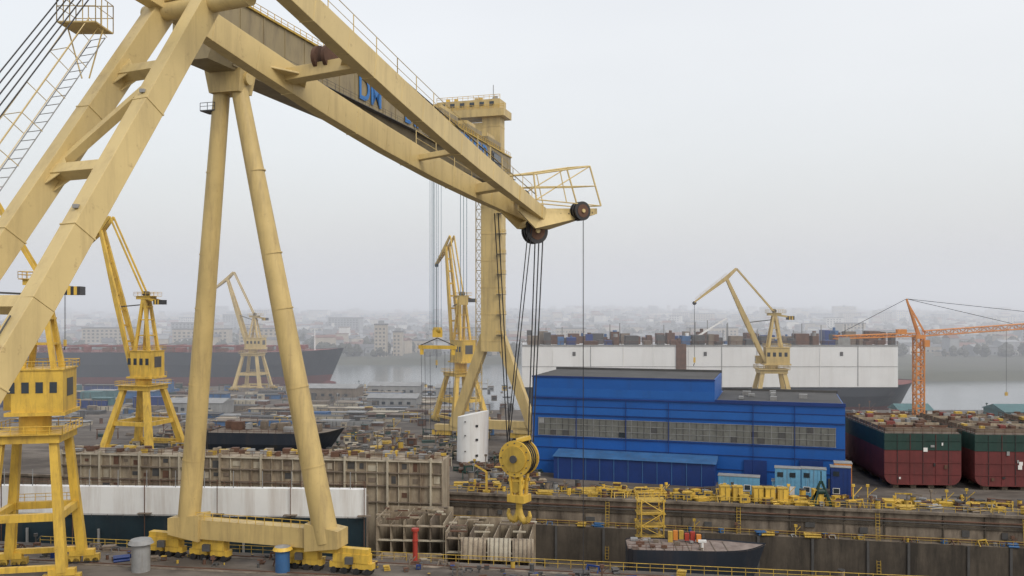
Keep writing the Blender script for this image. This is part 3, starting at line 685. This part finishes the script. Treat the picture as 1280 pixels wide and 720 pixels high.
# ------------------------------------------------------------------ goliath gantry crane
u=V((.2846,.9587,0)); n_=V((.9587,-.2846,0)); A=V((-43.5,136,0)); SP=133.5
e=grp('gantry_crane')
b=B('pendulum_leg',e)
FC=V((-40,137.5,0)); head=A+V((0,0,75))
for s,w0 in ((-1,1.75),(1,1.9)):
    f=FC+n_*12.4*s
    b.tube(f+V((0,0,4.5)),head+n_*1.5*s+V((0,0,-1)),w0,CREAM2,r1=1.25,n=24)
    for k in (.16,.33,.5,.62,.8):
        p=(f+V((0,0,4.5))).lerp(head+n_*1.5*s,k); q=(f+V((0,0,4.5))).lerp(head+n_*1.5*s,k+.0025); b.tube(p,q,(w0+(1.25-w0)*k)*1.03,CREAM2,n=24)
    b.bar(f-n_*3*s+V((0,0,5.2)),f+n_*2.6*s+V((0,0,5.2)),3.4,4.2,CREAM2,h1=2.6)
    for q in (-4.2,4.2):
        c0=f+n_*q; b.bar(c0-n_*2.9+V((0,0,2.4)),c0+n_*2.9+V((0,0,2.4)),1.5,1.3,YEL)
        for w_ in (-1.9,1.9):
            c1=c0+n_*w_; b.bar(c1-n_*1.6+V((0,0,1.3)),c1+n_*1.6+V((0,0,1.3)),1.3,.9,YEL)
            for x_ in (-.9,.9): b.tube(c1+n_*x_-u*.75+V((0,0,.5)),c1+n_*x_+u*.75+V((0,0,.5)),.5,BLACK,n=12)
        b.box((c0-u*1.1+V((0,0,2.2)))[:],(1.2,.8,1.0),GREYD)
    b.bar(f-n_*7+V((0,0,3.4)),f+n_*7+V((0,0,3.4)),1.2,.9,YEL)
b.bar(FC-n_*12+V((0,0,5)),FC+n_*12+V((0,0,5)),2.4,3.0,CREAM2)
b.rail([FC-n_*10-u*1.3+V((0,0,6.5)),FC+n_*10-u*1.3+V((0,0,6.5))],YEL,1.2,1.5,.05)
hb_=head
b.bar(hb_+V((0,0,-2)),hb_+V((0,0,1.4)),3.6,5.2,CREAM2,w1=4.2,h1=6.4,up=n_)
b.bar(hb_+V((0,0,1.4)),hb_+V((0,0,8)),6.4,5.4,CREAM_SHADED,up=n_)
b.tube(hb_-n_*3.4+V((0,0,.2)),hb_+n_*3.4+V((0,0,.2)),1.0,CREAM2,n=14)
pl=hb_-n_*3+V((0,0,-4.5)); b.bar(pl-n_*1.6,pl+n_*1.0,2.4,.2,GREYD); b.rail([pl-n_*1.6-u*1.2,pl+n_*1-u*1.2],GREYD,1.2,.9,.05)
b.done()
b=B('main_girder',e)
g0=A-u*9; g1=A+u*(SP+6); up=V((0,0,1))
def sect(p):
    return [p-n_*2.3+up*76,p+n_*2.3+up*76,p+n_*3.6+up*79,p+n_*3.6+up*86,p-n_*3.6+up*86,p-n_*3.6+up*79]
a_=sect(g0); c_=sect(g1); b.prism(a_,g1-g0,CREAM_SHADED)
k=0
while k<SP+13:
    p=g0+u*k; b.bar(p+n_*3.64+up*79.2,p+n_*3.64+up*85.8,.12,.25,CREAM_SHADED,up=u); k+=6.3
b.bar(g0+n_*3.7+up*85.9,g1+n_*3.7+up*85.9,.5,.35,YELD); b.bar(g0+n_*3.66+up*79.0,g1+n_*3.66+up*79.0,.2,.3,CREAM_SHADED)
b.bar(g0+n_*4.5+up*79.0,g1+n_*4.5+up*79.0,1.4,.12,GREYD)
b.done()
b=B('girder_walkway',e)
b.rail([g0+n_*5.1+up*79.1,g1+n_*5.1+up*79.1],GREYD,1.1,3.0,.03); b.rail([g0+n_*3.4+up*86,g1+n_*3.4+up*86],YEL,1.3,2.0,.06); b.rail([g0-n_*3.4+up*86,g1-n_*3.4+up*86],YEL,1.3,2.5,.06)
b.rail([g0+n_*3.4+up*86,g0-n_*3.4+up*86],YEL,1.3,1.5,.06)
b.done()
b=B('rigid_leg',e); F=V((-5.6,264.5,0))
b.bar(F+up*27,F+up*76,6.2,5.0,CREAM2,up=u); b.bar(F+up*76,F+up*97,5.6,4.6,CREAM2,up=u)
for z in range(30,96,8): b.bar(F+up*z,F+up*(z+.3),6.35 if z<74 else 5.75,5.15 if z<74 else 4.75,CREAM2,up=u)
for s in (-1,1):
    b.bar(F+n_*1.6*s+up*33,F+n_*12.5*s+up*4,3.0,3.4,CREAM2,w1=2.6,h1=2.6,up=u)
    f=F+n_*12.5*s
    for q in (-4,4):
        c0=f+n_*q; b.bar(c0-n_*3+V((0,0,2)),c0+n_*3+V((0,0,2)),1.6,1.4,YEL)
        for x_ in (-2,-.7,.7,2): b.tube(c0+n_*x_-u*.5+V((0,0,.6)),c0+n_*x_+u*.5+V((0,0,.6)),.6,BLACK,n=10)
    b.bar(f-n_*6+up*3.6,f+n_*6+up*3.6,2.2,1.8,CREAM2)
b.bar(F-n_*12+up*5,F+n_*12+up*5,2.2,2.6,CREAM2)
b.lattice(F+n_*-4.6+up*2,F-n_*4.6+up*76,1.8,1.8,CREAM2,3,.12)
for k in range(8): z=32+k*6; b.box((F+n_*3.4-u*2.8+up*z)[:],(3,1.2,.12),GREYD); b.rail([F+n_*2-u*3.4+up*z,F+n_*5-u*3.4+up*z],YEL,1.1,1,.05)
b.done()
b=B('leg_top_house',e)
b.bar(F-n_*18+up*98,F+n_*4.5+up*98,8,2.2,CREAM2); b.bar(F-n_*17+up*100.6,F+n_*3+up*100.6,6.4,3.0,CREAM2)
for i in range(6): p=F-n_*(15-i*3.1)+up*100.8-u*3.25; b.bar(p-n_*.7,p+n_*.7,.1,1.2,GLASS)
b.rail([F-n_*18-u*3.9+up*99.1,F+n_*4.5-u*3.9+up*99.1],YEL,1.2,1.6,.07); b.rail([F-n_*17-u*3+up*102.2,F+n_*3-u*3+up*102.2],YEL,1.2,1.6,.07)
b.bar(F-n_*15+up*97,F-n_*1+up*90,1.0,1.4,CREAM2); b.bar(F-n_*6+up*93,F-n_*1+up*93,4,5,CREAM2)
b.tube(F+up*102,F+up*107,.12,GREY,n=5)
for i in range(6): b.box((F-n_*R(-2,15)+up*(102.6))[:],(1.2,1.2,R(.8,1.8)),random.choice([YEL,GREY,CREAM2]))
b.bar(F+n_*3-u*3+up*78,F+n_*6.5-u*3+up*78,3,3,CREAM2); b.rail([F+n_*3-u*4.6+up*79.5,F+n_*6.5-u*4.6+up*79.5],YEL,1.2,1,.06)
b.done()
b=B('trolleys',e)
for tt in (.655,.80,.93):
    p=A+u*SP*tt; b.bar(p-u*6+up*87.5,p+u*6+up*87.5,6.5,2.2,CREAM_SHADED); b.bar(p-u*3+up*89.4,p+u*4+up*89.4,4,1.6,CREAM2)
    if tt>.82: b.bar(p-u*4+n_*3.8+up*82,p+u*4+n_*3.8+up*82,.25,5.5,GREYD); b.bar(p-u*3.2+n_*4.0+up*83,p+u*3.2+n_*4.0+up*83,.25,2.2,GLASS)
    b.bar(p-u*3+up*75.3,p+u*3+up*75.3,4.6,1.2,GREYD)
    for s in (-1,1):
        b.tube(p+u*s-n_*.8+up*74.6,p+u*s+n_*.8+up*74.6,.9,BLACK,n=12)
b.done()
b=B('hoist_ropes',e)
p=A+u*SP*.655
for dx in (-1.6,-1.1,-.6,.6):
    for dy in (-1,1): b.tube(p+n_*dx+u*dy+up*75,p+n_*dx+u*dy+up*34.5,.055,ROPEB,n=5,cap=False)
p2=A+u*SP*.80
for dx in (-.9,0,.9): b.tube(p2+n_*dx+up*75,p2+n_*dx+up*43,.08,ROPEB,n=5,cap=False)
b.box((p2+up*42)[:],(2.4,1.2,2.4),CREAM2)
b.done()
b=B('lifting_spreader',e)
b.bar(p-n_*5+up*30.2,p+n_*5+up*30.2,.7,.9,YEL); b.box((p+up*33.6)[:],(2.4,1.4,1.8),YEL); b.tube(p-n_*1+up*34.4,p+n_*1+up*34.4,.8,YELD,n=14)
for s in (-1,1): b.tube(p+up*32.5,p+n_*4.6*s+up*30.6,.12,ROPE,n=5); b.box((p+n_*4.2*s+up*29)[:],(.9,.6,1.4),YEL)
for dx in (-4.4,-3.4,-2,2,3.4,4.4): b.tube(p+n_*dx+up*29,p+n_*dx*.9+up*7,.045,ROPE,n=4,cap=False)
b.done()
def text(body,size,k,z):
    cu=bpy.data.curves.new('lettering','FONT'); cu.body=body; cu.size=size; cu.extrude=.04; cu.offset=.09
    o=bpy.data.objects.new('lettering',cu); bpy.context.scene.collection.objects.link(o); cu.materials.append(BLUET); o.parent=e
    p=A+u*k+n_*3.85+up*z
    o.rotation_mode='XYZ'; o.location=p; o.rotation_euler=(math.pi/2,0,math.atan2(u.y,u.x))
text('DM',7.0,36,80.6)
text('D.M.H.I.',6.8,58,80.5); text('SHIPYARD',6.6,86,80.5)

# ------------------------------------------------------------------ foreground double-lever crane
e=grp('harbour_crane')
uj=V((.42,.9075,0)); nj=V((.9075,-.42,0))
PV=V((-13.6,36.2,52.3))
b=B('boom',e)
foot=PV-uj*20+V((0,0,-30.5))
dirb=(PV-foot).normalized(); upb=nj.cross(dirb).normalized()
if upb.z<0: upb=-upb
def bp_(q,s,up_=0.0):
    return foot.lerp(PV,q)+nj*((1.85-.6*max(0,q-.6)/.4)*s+.1)+upb*up_
for s in (-1,1):
    b.bar(bp_(0,s),bp_(.6,s),.66,.85,CREAM,w1=.68,h1=.9,up=upb); b.bar(bp_(.6,s),bp_(1.0,s),.68,.9,CREAM,w1=.68,h1=.95,up=upb)
    for q in (.36,.52,.68,.84): b.bar(bp_(q,s),bp_(q+.0018,s),.74,.98,CREAM,up=upb)
for q in (.12,.28,.44,.60,.76,.90):
    b.bar(bp_(q,-1)+nj*.3,bp_(q,1)-nj*.3,.45,.5,CREAM,up=upb)
    for s in (-1,1):
        a0=bp_(q,s)-nj*s*.33
        for hh in (.2,-.22): b.prism([a0-dirb*.7+upb*hh,a0+dirb*.7+upb*hh,a0-nj*s*.5+dirb*.22+upb*hh,a0-nj*s*.5-dirb*.22+upb*hh],-upb*.05,CREAM)
b.bar(bp_(.775,-1)+nj*.3,bp_(.885,1)-nj*.3,.3,.35,CREAM,up=upb)
b.tube(PV-nj*1.9,PV+nj*3.6,.38,CREAM,n=18)
b.tube(bp_(.2,1,.5)-nj*.1,bp_(.58,1,.5)-nj*.1,.03,GREYD,n=6)
for q in (.4,.55,.7,.85): b.box(bp_(q,1,.5)[:],(.2,.2,.14),GREY)
b.done(.03)
b=B('boom_ladder',e)
la=bp_(.1,-1,1.0)-nj*.9; lb=bp_(.93,-1,1.0)-nj*.9
b.ladder(la,lb,.8,GREY,nj,step=.45,r=.022)
off=upb*1.0
for o in (-.5,.5):
    b.tube(la+off+nj*o,lb+off+nj*o,.022,CREAM,n=5,cap=False); b.tube(la+off*.5+nj*o,lb+off*.5+nj*o,.018,CREAM,n=5,cap=False)
nn=18
for i in range(nn+1):
    p=la.lerp(lb,i/nn)
    for o in (-.5,.5): b.tube(p+nj*o,p+nj*o+off,.018,CREAM,n=4,cap=False)
    if i%2: b.tube(p+nj*-.5+off,p+nj*.5+off,.016,CREAM,n=4,cap=False)
pc=bp_(.93,-1,1.6)-nj*1.0
b.box(pc[:],(1.5,1.5,.06),CREAM); b.rail([pc+V((-.75,-.75,0)),pc+V((.75,-.75,0)),pc+V((.75,.75,0)),pc+V((-.75,.75,0)),pc+V((-.75,-.75,0))],CREAM,1.1,.5,.022)
for dx in (-.7,.7): b.tube(pc+V((dx,0,0)),pc+V((dx*.2,0,-2)),.03,CREAM,n=5)
b.done()
b=B('luffing_ropes',e)
for i in range(5):
    p0=bp_(0,-1,3.0+.2*i)-nj*(.3+.3*i); p1=bp_(1.25,-1,2.4+.1*i)-nj*(.3+.16*i); b.tube(p0,p1,.028,ROPE,n=5,cap=False)
b.done()
b=B('jib',e)
J0=PV+V((0,0,.6))
JT=V((1.75,68,47.2))
ax=(JT-J0); L=ax.length; dj=ax.normalized(); uz=nj.cross(dj).normalized()
if uz.z<0: uz=-uz
def jp(q,s):
    c0=J0.lerp(JT,q); hw_=2.85-2.15*max(0,q)
    sag=(.6 if s<0 else .35 if s>0 else .45)*math.sin(math.pi*max(0,min(1,q)))
    return c0+nj*s*hw_ + nj*1.9*(1-max(0,q)) - uz*sag
def jh(q): return 1.15+.35*math.sin(max(0,min(1,q+.1))*math.pi)
qs=[-.22,0,.15,.3,.45,.6,.75,.9,1.0]
for s in (-1,1):
    for a0,a1 in zip(qs[:-1],qs[1:]):
        b.bar(jp(a0,s),jp(a1,s),.66 if a0<.85 else .5,jh(a0)*(1 if s<0 else .85),CREAM,w1=.66 if a1<.85 else .5,h1=jh(a1)*(1 if s<0 else .85),up=uz)
        m_=a0+.07
        if a0>=0: b.bar(jp(m_,s),jp(m_+.0015,s),.70,jh(m_)*(1 if s<0 else .85)+.04,CREAM,up=uz)
for q in (.0,.21,.76):
    b.bar(jp(q,-1)+nj*.3,jp(q,1)-nj*.3,.55,.65,CREAM,up=uz)
for q in (.21,):
    for s in (-1,1):
        a0=jp(q,s)-nj*s*.3; b.prism([a0-dj*1.3,a0+dj*1.3,a0-nj*s*.9+dj*.3,a0-nj*s*.9-dj*.3],-uz*.1,CREAM)
b.bar(jp(.55,-1)+nj*.3,jp(.55,1)-nj*.3,.3,.35,CREAM,up=uz)
b.done(.03)
b=B('jib_head',e)
H0=JT-dj*4.5
tipP=V((6.4,71.8,47.75))
for s in (-1,1):
    b.prism([H0+nj*.65*s+V((0,0,.9)),JT+nj*.65*s+V((0,0,.45)),tipP+nj*.45*s+V((0,0,.35)),tipP+nj*.45*s+V((0,0,-.1)),JT+uj*1.0+nj*.65*s+V((0,0,-1.1)),JT-uj*1.6+nj*.65*s+V((0,0,-1.2)),H0+nj*.65*s+V((0,0,-.9))],nj*.12*s,CREAM)
b.bar(JT+V((0,0,-.2)),tipP,1.1,.25,CREAM)
sa=V((.55,-.835,0))
for p_,r0 in ((JT-V((0,0,1.25)),1.0),(tipP-uj*2.4-V((0,0,.1)),.75),(JT-uj*2.4+V((0,0,1.1)),.5)):
    for o in (-.3,0,.3):
        b.tube(p_+sa*(o-.07),p_+sa*(o+.07),r0,BLACK,n=28)
    b.tube(p_-sa*.5,p_+sa*.5,r0*.2,CREAM,n=14); b.tube(p_-sa*.4,p_+sa*.4,r0*.7,RUST,n=24)
for i in range(7):
    q=JT.lerp(tipP,i/7)+nj*.78; b.tube(q,q+nj*.06,.06,GREYD,n=6)
b.done()
b=B('head_platform',e)
base=[JT-uj*2.0-nj*1.0+V((0,0,.9)),JT-uj*2.0+nj*1.0+V((0,0,.9)),tipP-uj*.3+nj*1.0+V((0,0,.5)),tipP-uj*.3-nj*1.0+V((0,0,.5))]
tops=[base[0]+V((-.2,0,1.9)),base[1]+V((-.2,0,1.9)),base[2]+V((-.9,0,3.2)),base[3]+V((-.9,0,3.2))]
for p_,q_ in zip(base,tops): b.tube(p_,q_,.075,CREAM,n=6)
for L_ in (base,tops,[p_.lerp(q_,.5) for p_,q_ in zip(base,tops)]):
    for i in range(4): b.tube(L_[i],L_[(i+1)%4],.05 if L_ is not tops else .075,CREAM,n=6)
b.tube(base[0].lerp(base[3],.45),tops[0].lerp(tops[3],.45),.045,CREAM,n=5); b.tube(base[1].lerp(base[2],.45),tops[1].lerp(tops[2],.45),.045,CREAM,n=5)
b.tube(base[1],tops[2],.05,CREAM,n=5); b.tube(base[0],tops[3],.05,CREAM,n=5)
b.done()
b=B('jib_handrails',e)
b.rail([jp(q,1)+uz*(jh(q)*.4) for q in (.05,.3,.55,.8,.92)],CREAM,1.1,1.8,.025)
b.rail([jp(q,-1)+uz*(jh(q)*.5) for q in (.55,.75,.92)],CREAM,1.0,2.2,.025)
b.tube(jp(-.2,1)+uz*.9,jp(.95,1)+uz*1.05,.035,ROPE,n=5)
b.tube(jp(0,0)+uz*1.4,jp(1,0)+uz*.8,.035,ROPE,n=5)
for o in (-.3,.3): b.tube(jp(.21,0)+nj*(o-.1)+uz*.6,jp(.21,0)+nj*(o+.1)+uz*.6,.6,RUST,n=16)
b.done()
HK=V((.55,68.2,28.4))
b=B('hoist_rope',e)
sh=JT-V((0,0,1.3))
for o in (-.22,.0,.22):
    b.tube(sh+uj*.9+nj*o*1.5,HK+V((.9,0,1.2))+nj*o,.055,ROPE,n=6,cap=False)
b.tube(jp(.90,-1)-uz*.6-V((.8,0,0)),HK+V((-.9,0,1.0)),.045,ROPE,n=6,cap=False); b.tube(jp(.90,-1)-uz*.6+nj*.3-V((.8,0,0)),HK+V((-.7,.3,1.0)),.045,ROPE,n=6,cap=False)
b.tube(jp(.97,0)-uz*.9,HK+V((-.95,.2,1.0)),.045,ROPE,n=6,cap=False); b.tube(jp(.97,0)-uz*.9+nj*.3,HK+V((-.8,.2,1.0)),.045,ROPE,n=6,cap=False)
b.tube(tipP-uj*1.7-V((0,0,.5)),V(((tipP-uj*1.7).x,(tipP-uj*1.7).y,3)),.035,ROPE,n=6,cap=False)
b.done()
b=B('hook_block',e)
axd=V((-.5,-.866,0)); axp=V((.866,-.5,0)); Z=V((0,0,1))
for s in (-1,1):
    b.tube(HK+axd*.55*s,HK+axd*.7*s,1.4,YEL,n=30)
    b.tube(HK+axd*.7*s,HK+axd*.85*s,1.0,YELD,n=24); b.tube(HK+axd*.85*s,HK+axd*1.0*s,.3,GREYD,n=12)
    for i in range(12):
        a=i*.5236; c_=HK+axp*math.cos(a)*1.2+Z*math.sin(a)*1.2; b.tube(c_+axd*.7*s,c_+axd*.78*s,.05,GREYD,n=6)
b.tube(HK-axd*.56,HK+axd*.56,1.28,YELD,n=26)
for o in (-.3,0,.3): b.tube(HK+axd*(o-.05),HK+axd*(o+.05),1.36,BLACK,n=26)
b.bar(HK+V((-.2,0,1.3)),HK+V((.9,0,1.6)),.7,.3,YEL)
for s in (-1,1):
    for px in (-.5,.5):
        b.bar(HK+axp*px+axd*.5*s-Z*1.0,HK+axp*px*.75+axd*.4*s-Z*2.9,.16,.34,YEL,up=axd)
    b.bar(HK-axp*.7+axd*.45*s-Z*1.7,HK+axp*.7+axd*.45*s-Z*1.7,.14,.22,YEL)
b.tube(HK-axd*.5-Z*2.2-axp*.1,HK+axd*.5-Z*2.2-axp*.1,.45,YELD,n=16)
b.box((HK-Z*3.1)[:],(1.5,1.2,.6),YEL,-.52); b.tube(HK-Z*3.3,HK-Z*4.0,.26,YELD,n=12)
hc=HK-Z*4.35
for s in (-1,1):
    pts=[hc+Z*.35,hc+axp*.12*s-Z*.15,hc+axp*.4*s-Z*.5,hc+axp*.75*s-Z*.45,hc+axp*.95*s-Z*.1,hc+axp*.9*s+Z*.3]
    rs=[.26,.28,.28,.24,.18,.1]
    for i in range(5): b.tube(pts[i],pts[i+1],rs[i],YELD,r1=rs[i+1],n=10)
b.done(.02)
b=B('slewing_house',e); base_=foot-uj*2
b.box((base_.x,base_.y,20.0),(9,11,5),CREAM,-.43); b.tube((base_.x,base_.y,13),(base_.x,base_.y,17.6),2.6,CREAM,n=20); b.box((base_.x,base_.y,12.4),(9,9,1.4),CREAM,-.43)
for sx in (-1,1):
    for sy in (-1,1): b.bar((base_.x+sx*6,base_.y+sy*6,0),(base_.x+sx*3.4,base_.y+sy*3.4,12),1.4,1.4,CREAM,up=(0,1,0)); b.box((base_.x+sx*6,base_.y+sy*6,.7),(4,1.4,1.4),YEL)
for sx in (-1,1): b.bar(V((base_.x,base_.y,22))+nj*sx*2.5,V((base_.x,base_.y,40))-uj*4+nj*sx*1.5,.9,.9,CREAM)
b.done()

# ------------------------------------------------------------------ haze
m=bpy.data.materials.new('glowing_haze'); m.use_nodes=True; nt=m.node_tree; nt.nodes.clear()
o=nt.nodes.new('ShaderNodeOutputMaterial'); pv=nt.nodes.new('ShaderNodeVolumePrincipled')
pv.inputs['Color'].default_value=(0.95,0.97,1,1); pv.inputs['Density'].default_value=0.00095; pv.inputs['Anisotropy'].default_value=0.2
pv.inputs['Emission Strength'].default_value=0.00021; pv.inputs['Emission Color'].default_value=(.86,.9,1,1)  # added glow in the haze, standing in for multiple scattering
nt.links.new(pv.outputs[0],o.inputs['Volume'])
b=B('fog'); b.bb(-7000,7000,235,9000,-30,110,m); b.mats=[m]; b.done()

# ------------------------------------------------------------------ light, sky, camera
W=bpy.data.worlds.new('World'); bpy.context.scene.world=W; W.use_nodes=True
nt=W.node_tree; N=nt.nodes; Lk=nt.links; N.clear()
out=N.new('ShaderNodeOutputWorld'); bg=N.new('ShaderNodeBackground'); bg2=N.new('ShaderNodeBackground'); ad=N.new('ShaderNodeAddShader')
sky=N.new('ShaderNodeTexSky'); sky.sky_type='NISHITA'; sky.sun_disc=False; sky.sun_elevation=math.radians(42); sky.sun_rotation=math.radians(140)
sky.dust_density=5; sky.air_density=1.5
Lk.new(sky.outputs[0],bg.inputs['Color']); bg.inputs['Strength'].default_value=0.05
tc=N.new('ShaderNodeTexCoord'); sp=N.new('ShaderNodeSeparateXYZ'); Lk.new(tc.outputs['Generated'],sp.inputs[0])
rp=N.new('ShaderNodeValToRGB'); rp.color_ramp.elements[0].position=0.0; rp.color_ramp.elements[0].color=(.58,.59,.62,1)
rp.color_ramp.elements[1].position=.28; rp.color_ramp.elements[1].color=(.76,.75,.75,1)
Lk.new(sp.outputs['Z'],rp.inputs[0])
ns=N.new('ShaderNodeTexNoise'); ns.inputs['Scale'].default_value=1.6; ns.inputs['Detail'].default_value=4
mp=N.new('ShaderNodeMapping'); mp.inputs['Scale'].default_value=(1,1,3); Lk.new(tc.outputs['Generated'],mp.inputs[0]); Lk.new(mp.outputs[0],ns.inputs['Vector'])
mr=N.new('ShaderNodeMapRange'); mr.inputs['To Min'].default_value=.86; mr.inputs['To Max'].default_value=1.06; Lk.new(ns.outputs['Fac'],mr.inputs['Value'])
Lk.new(rp.outputs[0],bg2.inputs['Color']); Lk.new(mr.outputs[0],bg2.inputs['Strength'])
Lk.new(bg.outputs[0],ad.inputs[0]); Lk.new(bg2.outputs[0],ad.inputs[1]); Lk.new(ad.outputs[0],out.inputs[0])
sl=bpy.data.lights.new('sun','SUN'); sl.energy=1.2; sl.angle=math.radians(20); sl.color=(1,.97,.92)
so=bpy.data.objects.new('sun',sl); bpy.context.scene.collection.objects.link(so)
so.rotation_euler=(math.radians(45),0,math.radians(40))

cam=bpy.data.cameras.new('camera'); co=bpy.data.objects.new('camera',cam); bpy.context.scene.collection.objects.link(co)
co.location=(0,0,40); co.rotation_euler=(math.radians(90),0,0); cam.lens=30.94; cam.sensor_width=36; cam.shift_y=.0195; cam.clip_end=20000; cam.clip_start=.5
sc=bpy.context.scene; sc.camera=co
sc.view_settings.view_transform='Standard'; sc.view_settings.look='None'; sc.view_settings.exposure=0
